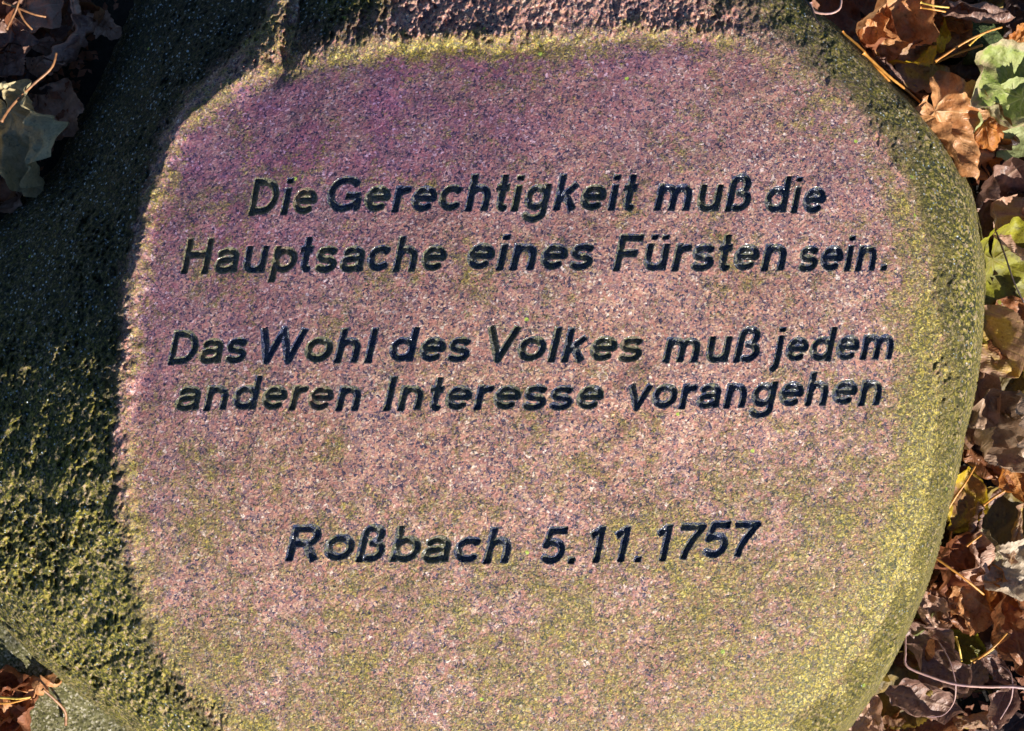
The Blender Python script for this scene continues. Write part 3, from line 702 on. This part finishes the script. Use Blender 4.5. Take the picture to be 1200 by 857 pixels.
# --- right side, top to bottom
L(1003, 22, -285, 95, 60, 'ovw', 'rust', "rust brown leaf in the narrow shade between boulder and tan leaf, top right", roll=.8, tilt=(-12, 10), crumple=.08, group=g1)
L(1052, 12, -235, 105, 70, 'ovw', 'tan', "large glossy tan leaf arched over at the top edge right of the boulder", roll=1.3, tilt=(8, -20), crumple=.06, cor=.02, group=g1)
L(1030, 48, -255, 60, -70, 'ov', 'tan', "narrow upright tan leaf hanging below the arched glossy leaf", roll=1.0, tilt=(10, 10), crumple=.07, group=g1)
L(1068, 44, -270, 82, 40, 'ovw', 'ybrown', "brown leaf with a yellow upper rim behind the orange leaf stalks", roll=.7, tilt=(-18, 6), crumple=.06, group=g1)
L(1078, 82, -255, 66, -155, 'cord', 'yellow', "small ochre leaf whose long orange stalk points up right", roll=.5, tilt=(6, -6), crumple=.05, stem=('orange', 1.35, .12), group=g1)
L(1056, 93, -250, 72, -38, 'ovn', 'mauve', "purple brown rolled leaf lying against the boulder's upper right flank", roll=2.4, crumple=.05, tilt=(0, 8), group=g1)
L(1112, 108, -285, 95, 8, 'ov', 'dark', "dark grey brown leaf in shade under the green leaf's left edge", roll=.6, crumple=.09, group=g1)
L(1145, 15, -235, 78, -8, 'ovn', 'mauve', "long ribbed purple brown leaf rolled into a tube at the top right", roll=2.2, crumple=.03, cor=.05, wsc=1.35, group=g1)
L(1108, 34, -265, 70, -55, 'ov', 'brown', "plain brown leaf folded beneath the ribbed rolled leaf", fold=.5, crumple=.07, tilt=(15, 0), group=g1)
L(1122, 26, -255, 34, -20, 'ov', 'orange', "small bright orange leaf scrap below the ribbed rolled leaf", crumple=.08, group=g1)
L(1195, 46, -250, 48, 40, 'scal', 'orange', "orange brown leaf cut by the frame beside the mossy stone", crumple=.09, roll=.9, group=g1)
L(1190, 12, -270, 60, 95, 'ov', 'dark', "dark purple leaf in the very top right corner", crumple=.08, roll=1, group=g1)
L(1178, 102, -205, 116, 165, 'cord', 'green', "large light green leaf with pale veins fading to grey tan", roll=.7, tilt=(8, -8), crumple=.05, cor=.02, group=g1)
L(1186, 146, -240, 95, -100, 'cord', 'pgreen', "yellowish green leaf half under the large light green leaf", roll=.3, tilt=(-8, 8), crumple=.04, group=g1)
L(1124, 160, -225, 150, -48, 'maple', 'tan', "large light orange toothed leaf leaning on the boulder's right shoulder", roll=.9, tilt=(-8, 10), crumple=.075, cor=.02, group=g1)
L(1158, 165, -240, 90, -70, 'maple', 'orange', "deep orange leaf turned over behind the large light orange leaf", roll=-1.1, tilt=(12, 14), crumple=.08, group=g1)
L(1189, 172, -275, 70, -50, 'scal', 'brown', "brown ragged leaf directly under the yellowish green leaf", fold=.6, crumple=.1, group=g1)
L(1186, 196, -265, 80, 50, 'ovw', 'dark', "blackish crumpled leaf below the orange leaves at the right edge", roll=1.2, crumple=.11, group=g1)
L(1172, 232, -250, 92, 55, 'ovw', 'mauve', "purple brown leaf with sunlit stripe beside the boulder's widest point", roll=1.0, tilt=(10, -12), crumple=.06, group=g1)
L(1190, 272, -245, 78, -52, 'ov', 'pink', "pinkish brown pointed leaf at the right edge above the olive leaf", fold=.5, tilt=(-10, 0), crumple=.06, group=g1)
L(1155, 255, -290, 62, 85, 'ovn', 'rust', "rusty leaf tucked against the boulder beside the purple brown leaf", crumple=.08, roll=1, group=g1)
L(1168, 292, -300, 85, 70, 'ov', 'dark', "dark brown leaf lying deep above the olive leaf", crumple=.08, roll=.8, group=g1)
L(1196, 258, -275, 50, 10, 'ov', 'olive', "small yellow olive leaf peeping out at the right edge", crumple=.05, group=g1)
L(1182, 340, -262, 150, -62, 'cord', 'olive', "broad olive green leaf with a bright yellow rim", roll=.5, tilt=(-6, 10), crumple=.04, group=g1)
L(1192, 392, -262, 82, -60, 'ovw', 'brown', "crinkled glossy brown leaf below the broad olive leaf", roll=1.0, crumple=.10, cor=.03, group=g1)
L(1168, 402, -235, 84, -62, 'ov', 'yellow', "yellow leaf folded against the boulder above the pinkish strip", fold=.7, crumple=.05, tilt=(14, -5), group=g1)
L(1172, 458, -290, 80, 80, 'ov', 'obrown', "dull olive brown leaf under the folded yellow leaf", crumple=.06, roll=.8, group=g1)
L(1145, 475, -262, 95, 72, 'ovn', 'pink', "smooth pinkish tan leaf running along the boulder's edge", roll=.5, crumple=.03, wsc=1.1, group=g1)
L(1152, 505, -300, 80, 70, 'ov', 'dark', "brown shaded leaf behind the smooth pinkish tan leaf", crumple=.07, roll=.7, group=g1)
L(1184, 508, -235, 96, -68, 'ovw', 'grey', "crinkled grey leaf standing up at the right edge", roll=1.1, tilt=(4, -14), crumple=.11, cor=.03, group=g1)
L(1198, 460, -290, 70, 20, 'ov', 'obrown', "shadowed olive leaf at the right edge above the crinkled grey leaf", crumple=.06, group=g1)
L(1156, 548, -262, 78, -38, 'ovn', 'brown', "orange brown curled leaf with rolled rims below the grey leaf", roll=2.0, crumple=.06, wsc=1.3, group=g1)
L(1128, 585, -255, 74, 68, 'ov', 'ybrown', "brown and yellow leaf touching the boulder, orange stalk pointing down", roll=.8, tilt=(8, 8), crumple=.05, stem=('orange', .35, 0), group=g1)
L(1194, 562, -250, 62, -70, 'ov', 'orange', "orange yellow leaf cut by the right edge of the frame", roll=.9, crumple=.06, group=g1)
L(1165, 580, -280, 60, 35, 'ovn', 'mauve', "slim mauve leaf in the shadow of the curled leaf", roll=1.6, crumple=.05, group=g1)
L(1176, 622, -275, 92, 35, 'ovw', 'obrown', "dark olive brown leaf spread flat right of the small mauve curl", roll=.4, tilt=(-8, 0), crumple=.04, group=g1)
L(1192, 625, -240, 66, 78, 'ovn', 'yellow', "golden rolled leaf margin standing beside the dark olive brown leaf", roll=2.6, crumple=.05, wsc=.8, group=g1)
L(1144, 612, -250, 42, 80, 'ovn', 'mauve', "small curled mauve leaf above the reddish crumpled leaf", roll=2.3, crumple=.05, wsc=1.4, group=g1)
L(1118, 625, -285, 60, 15, 'ov', 'obrown', "dark leaf in shade between boulder and small mauve curl", crumple=.07, roll=1, group=g1)
L(1120, 662, -245, 88, -52, 'maple', 'rust', "reddish brown crumpled leaf crossed by a straight stalk", roll=1.0, crumple=.13, tilt=(0, 10), group=g1)
L(1146, 655, -235, 58, 85, 'ov', 'pink', "light brown ridged leaf fold right of the reddish crumpled leaf", roll=1.8, crumple=.10, group=g1)
L(1160, 642, -248, 46, -58, 'scal', 'ggrey', "grey green scalloped leaf curl below the dark olive brown leaf", roll=1.5, crumple=.05, group=g1)
L(1146, 704, -255, 66, -35, 'ovw', 'tan', "tan leaf with a torn lower edge, centre of the lower litter", roll=.8, crumple=.08, group=g1)
L(1190, 672, -235, 68, -18, 'ovw', 'pale', "pale grey smooth leaf at the right edge", roll=.8, tilt=(-8, -6), crumple=.05, cor=.02, group=g1)
L(1174, 706, -262, 90, -70, 'ov', 'orange', "brown orange leaf hanging steeply below the pale grey leaf", roll=1.2, tilt=(0, 12), crumple=.07, group=g1)
L(1190, 738, -240, 96, -82, 'ov', 'brown', "long brown leaf drooping down the right edge", roll=1.1, crumple=.07, tilt=(8, -8), group=g1)
L(1076, 715, -272, 52, 75, 'ov', 'pgreen', "green yellow leaf half hidden by the boulder's lower right flank", roll=.5, crumple=.04, group=g1)
L(1091, 718, -250, 62, -70, 'scal', 'pink', "tan scalloped leaf curled beside the green yellow leaf", roll=1.3, crumple=.07, group=g1)
L(1113, 714, -258, 68, -50, 'ovn', 'brown', "dark brown rolled leaf next to the tan scalloped leaf", roll=2.2, crumple=.06, wsc=1.5, group=g1)
L(1082, 680, -290, 60, 60, 'ov', 'tan', "tan leaf wedged beside the boulder under the reddish crumpled leaf", roll=1.0, crumple=.07, group=g1)
L(1096, 768, -245, 96, -50, 'ov', 'mauve', "pointed purple brown leaf on the thin mauve stem, near the boulder", roll=.9, tilt=(10, -8), crumple=.05, cor=.02, group=g1)
L(1068, 752, -265, 60, 60, 'ovn', 'brown', "brown leaf standing against the boulder above the stem's end", fold=.6, crumple=.05, wsc=1.4, group=g1)
L(1130, 758, -280, 50, -25, 'ov', 'olive', "small yellow green leaf beside the crossed orange stalks", roll=.4, crumple=.04, group=g1)
L(1045, 805, -272, 95, 62, 'ovw', 'obrown', "broad olive brown leaf under the boulder's lower right flank", roll=.8, tilt=(6, -10), crumple=.07, group=g1)
L(1082, 822, -240, 78, -14, 'ovn', 'mauve', "curved mauve leaf with a pale rim below the thin stem", roll=1.1, bend=-.5, crumple=.05, wsc=1.5, group=g1)
L(1104, 800, -270, 34, 40, 'ov', 'yellow', "tiny orange yellow curl below the middle of the thin stem", roll=2.2, crumple=.06, group=g1)
L(1145, 845, -252, 46, 5, 'ovw', 'yellow', "yellow leaf curled into a ring at the bottom edge", roll=2.9, crumple=.04, group=g1)
L(1173, 828, -240, 56, 62, 'ov', 'mauve', "hanging mauve leaflet on the lower side of the thin stem", roll=.8, crumple=.04, group=g1)
L(1170, 788, -248, 54, -40, 'ov', 'mauve', "arched mauve leaflet on the upper side of the thin stem", roll=1.3, crumple=.04, wsc=.8, group=g1)
L(1138, 795, -262, 52, 50, 'ovn', 'grey', "grey leaflet between the two mauve leaflets and the purple leaf", roll=1.0, crumple=.05, wsc=1.4, group=g1)
L(1085, 850, -285, 80, 5, 'ov', 'brown', "brown leaf along the bottom edge under the curved mauve leaf", roll=.8, crumple=.07, group=g1)
L(1012, 846, -275, 62, 60, 'ov', 'pink', "pink brown leaf in the bottom edge against the boulder", roll=.8, crumple=.06, group=g1)
L(1040, 856, -285, 50, -10, 'ovw', 'yellow', "ochre leaf low in the bottom litter with dark rim", roll=1.3, crumple=.07, group=g1)
L(1180, 858, -295, 80, 30, 'ov', 'dark', "dark leaf in the bottom right corner", roll=.8, crumple=.07, group=g1)
# --- top left, in the boulder's shadow
L(20, 168, -225, 150, -72, 'maple', 'ggrey', "large pale grey green leaf with a brown amber stalk at the left edge", roll=1.0, curl=.2, tilt=(8, 10), crumple=.13, cor=.08, group=g2)
L(84, 52, -235, 72, 52, 'ov', 'mauve', "wrinkled mauve leaf rolled up next to the boulder, top left", roll=1.9, crumple=.10, cor=.04, group=g2)
L(55, 66, -262, 50, 40, 'ov', 'pink', "dull brown rounded leaf left of the wrinkled mauve leaf", roll=.6, crumple=.06, group=g2)
L(8, 55, -245, 64, 80, 'ovw', 'mauve', "mauve leaf with wavy rim at the left edge under crossed stalks", roll=.6, crumple=.07, group=g2)
L(42, 8, -255, 60, 10, 'ovw', 'pink', "dusky pink leaf at the top edge beside the crossed stalks", roll=.6, crumple=.07, group=g2)
L(72, 128, -275, 66, 78, 'ov', 'pink', "folded dusky brown leaf between pale green leaf and boulder", fold=.5, crumple=.09, group=g2)
L(118, 28, -270, 52, -30, 'scal', 'pink', "ragged brown leaf nearest the boulder in the top left", roll=1.1, crumple=.10, group=g2)
L(88, 14, -248, 48, -78, 'ovn', 'pink', "thin light rolled leaf hanging from the top edge, top left", roll=2.3, crumple=.05, wsc=1.3, group=g2)
L(62, 32, -290, 85, 0, 'ov', 'mauve', "flat mauve brown leaf lying beneath the wrinkled mauve leaf", roll=.4, crumple=.06, group=g2)
L(22, 100, -285, 80, 35, 'ov', 'mauve', "crumpled mauve leaf just above the pale grey green leaf", roll=.7, crumple=.09, group=g2)
L(8, 8, -262, 52, 60, 'ov', 'grey', "grey leaf in the very top left corner", roll=.5, crumple=.06, group=g2)
L(12, 222, -290, 70, 60, 'ov', 'pink', "brown leaf under the tip of the pale grey green leaf", roll=.7, crumple=.07, group=g2)
# --- bottom left
L(30, 812, -278, 92, 28, 'ov', 'tan', "curled tan leaf with a dark stalk on the pale flat stone", roll=1.8, crumple=.09, tilt=(4, -6), group=g3)
L(12, 834, -272, 74, 55, 'ovw', 'rust', "rust red leaf overlapping the curled tan leaf at the left edge", roll=1.0, crumple=.09, group=g3)
L(3, 800, -270, 60, 12, 'ov', 'rust', "dark red leaf edge above the rust red leaf, bottom left", roll=1.2, crumple=.08, group=g3)
L(8, 853, -282, 44, 20, 'ov', 'yellow', "yellow brown leaf tip in the bottom left corner", roll=.8, crumple=.07, group=g3)
for a, k in H:
    if k['group'] == g2: a = (a[0], a[1], a[2] - 58) + a[3:]
    leaf(*a, **k)

# stalks and twigs lying free
def twig(pts, r0, r1, mat, label, cat="twig", group="loose stalks and twigs in the litter", name="twig"):
    W = [Vector(world(*p_)) for p_ in pts]; b = W[0].copy()
    o = tube(name, [w_ - b for w_ in W], r0, r1, STM[mat], None, loc=b); tag(o, label, cat, group); return o
twig([(987,38,-225),(1010,58,-215),(1028,80,-210),(1045,98,-215)], .0014, .0011, 'orange', "upper orange stalk lying along the boulder's upper right edge")
twig([(1012,62,-200),(1040,88,-200),(1060,104,-205),(1078,120,-215)], .0015, .0010, 'orange', "lower orange stalk along the boulder ending at the large orange leaf")
twig([(1096,72,-200),(1130,50,-185),(1155,38,-185),(1174,32,-190)], .0012, .0010, 'orange', "long orange stalk rising towards the mossy stone")
twig([(1136,53,-200),(1146,44,-190),(1158,36,-185)], .0010, .0010, 'yellow', "short yellow stalk beside the mossy stone")
twig([(1079,9,-190),(1092,11,-185),(1108,14,-190)], .0010, .0009, 'orange', "upper of two short orange stalks at the ribbed leaf")
twig([(1079,3,-190),(1095,7,-185),(1112,9,-190)], .0010, .0009, 'yellow', "second short stalk, paler, just above at the ribbed leaf")
twig([(1109,600,-215),(1120,582,-205),(1132,565,-200),(1143,546,-205)], .0013, .0010, 'orange', "straight orange stalk beside the boulder over the brown and yellow leaf")
twig([(1153,592,-215),(1165,583,-205),(1178,575,-205)], .0011, .0012, 'orange', "short orange stalk at the orange yellow leaf")
twig([(1094,652,-215),(1115,667,-205),(1135,682,-205),(1153,697,-215)], .0013, .0010, 'orange', "brown orange stalk across the reddish crumpled leaf")
twig([(1133,640,-200),(1142,633,-195),(1150,627,-200)], .0010, .0010, 'orange', "very short orange stalk above the reddish crumpled leaf")
twig([(1141,776,-215),(1155,766,-205),(1168,755,-200),(1180,742,-205)], .0012, .0010, 'orange', "darker of the two crossed orange stalks in the lower litter")
twig([(1138,774,-225),(1150,770,-215),(1165,760,-210)], .0011, .0010, 'yellow', "yellow stalk crossing the orange one in the lower litter")
twig([(1120,747,-215),(1124,760,-205),(1127,775,-215)], .0012, .0009, 'yellow', "small upright yellow stalk above the thin mauve stem")
t1 = twig([(1061,744,-215),(1061,765,-205),(1063,781,-200),(1090,793,-195),(1120,802,-190),(1155,805,-190),(1187,805,-190),(1215,809,-195)], .0011, .0015, 'mauve', "long thin mauve leaf stem running out of the right edge", cat="stem")
b = Vector(t1.location)
for pts in ([(1120,801,-190),(1113,775,-200),(1100,752,-215)], [(1120,801,-190),(1118,822,-200),(1105,838,-215),(1085,840,-220)], [(1187,805,-190),(1183,788,-200),(1168,778,-215)], [(1187,805,-190),(1184,822,-200),(1172,843,-215)]):
    tube("side_stem", [Vector(world(*p_)) - b for p_ in pts], .0008, .0006, STM['mauve'], t1)
twig([(1166,268,-225),(1178,300,-215),(1188,330,-215),(1200,355,-220)], .0010, .0009, 'dark', "thin dark stalk over the broad olive leaf")
twig([(938,-6,-110),(950,8,-95),(956,22,-90),(965,34,-88)], .0013, .0006, 'dark', "short black twig lying on the boulder's top right rim")
twig([(950,4,-165),(955,14,-160),(972,16,-158),(984,10,-160),(986,-4,-165)], .0012, .0010, 'mauve', "pale looped stalk at the top edge beside the boulder")
twig([(2,142,-263),(14,124,-248),(38,100,-238),(60,80,-238),(66,62,-243)], .0015, .0012, 'brown', "brown amber stalk of the pale grey green leaf, top left", cat="stalk")
twig([(4,3,-242),(22,10,-232),(40,17,-232),(54,20,-237)], .0012, .0010, 'brown', "flatter of the crossed stalks in the top left corner")
twig([(8,34,-247),(18,14,-230),(24,-4,-230)], .0012, .0010, 'brown', "steeper of the crossed stalks in the top left corner")
twig([(20,8,-233),(28,24,-232),(38,35,-237)], .0011, .0009, 'brown', "short lower arm of the crossed stalks, top left")
twig([(-12,817,-240),(8,818,-235),(22,819,-232),(36,817,-238)], .0013, .0009, 'yellow', "yellow stalk over the leaves in the bottom left", group="stalks on the pale flat stone")
twig([(-10,824,-240),(12,824,-235),(35,818,-240)], .0012, .0008, 'orange', "reddish stalk just below the yellow one, bottom left", group="stalks on the pale flat stone")
twig([(50,808,-250),(64,820,-262),(76,834,-275),(77,850,-285)], .0013, .0015, 'brown', "curved brown stalk on the pale flat stone", group="stalks on the pale flat stone")

# deeper layer: leaves lying under the others, near the boulder
rng = random.Random(11)
KIND = {'dark': "dark leaf lying deep in the litter", 'brown': "brown leaf lying deep in the litter", 'rust': "rust brown leaf lying deep in the litter", 'mauve': "mauve leaf lying deep in the litter", 'obrown': "olive brown leaf lying deep in the litter", 'grey': "grey leaf lying deep in the litter"}
def rs_px(x, y): return math.hypot(x - CX, y - CY) / float(RS(np.array(math.atan2(y - CY, x - CX))))
cnt = 0; tries = 0
while cnt < 120 and tries < 5000:
    tries += 1
    x, y = rng.uniform(-60, 1290), rng.uniform(-80, 930)
    q_ = rs_px(x, y)
    if q_ < 1.02 or (x < 300 and y > 500): continue
    if x > 1290 or (x > 300 and x < 900): continue
    mt = rng.choice(['dark', 'dark', 'dark', 'brown', 'rust', 'dark', 'obrown', 'dark'])  # mostly the dark blade: shadow of the gaps put into leaf colour
    leaf(x, y, rng.uniform(-345, -332), rng.uniform(48, 90), rng.uniform(0, 360), rng.choice(['ov_s', 'scal_s', 'maple_s', 'ov_s']), mt,
         KIND[mt] + (" right of the boulder" if x > 600 else " left of the boulder"), roll=rng.uniform(.2, 1.4), crumple=rng.uniform(.06, .11), seed=cnt + 2000,
         tilt=(rng.uniform(-14, 14), rng.uniform(-14, 14)), group={"obrown": "olive brown", "rust": "rust brown"}.get(mt, mt) + " leaves deep in the litter")
    cnt += 1

# small broken bits of leaf between and under the leaves
rs_ = np.random.RandomState(4); vs = []; fs = []; n = 0
while n < 2600:
    x, y = rs_.uniform(-60, 1290), rs_.uniform(-80, 930)
    if 300 < x < 900 or (x < 300 and y > 480): continue
    if rs_px(x, y) < 1.0: continue
    a = rs_.uniform(0, 2 * pi); s_ = rs_.uniform(.0025, .009); z = rs_.uniform(-344, -322)
    c_ = np.array(world(x, y, z)); t_ = np.array([cos(a), sin(a), rs_.uniform(-.5, .5)]); b_ = np.array([-sin(a), cos(a), rs_.uniform(-.5, .5)])
    P = [c_ - t_ * s_, c_ - b_ * s_ * .5 + [0, 0, .3 * s_], c_ + t_ * s_ * .9, c_ + b_ * s_ * .6 + [0, 0, .3 * s_]]
    vs += P; fs.append((n * 4, n * 4 + 1, n * 4 + 2, n * 4 + 3)); n += 1
cr_ = mesh_obj("leaf_crumbs", np.array(vs), fs, LM['rust'], None, {"vein": np.zeros(len(vs)), "rim": np.zeros(len(vs))})
tag(cr_, "small brown broken bits of leaf scattered on the soil beside the boulder", "leaf litter", None, "stuff")
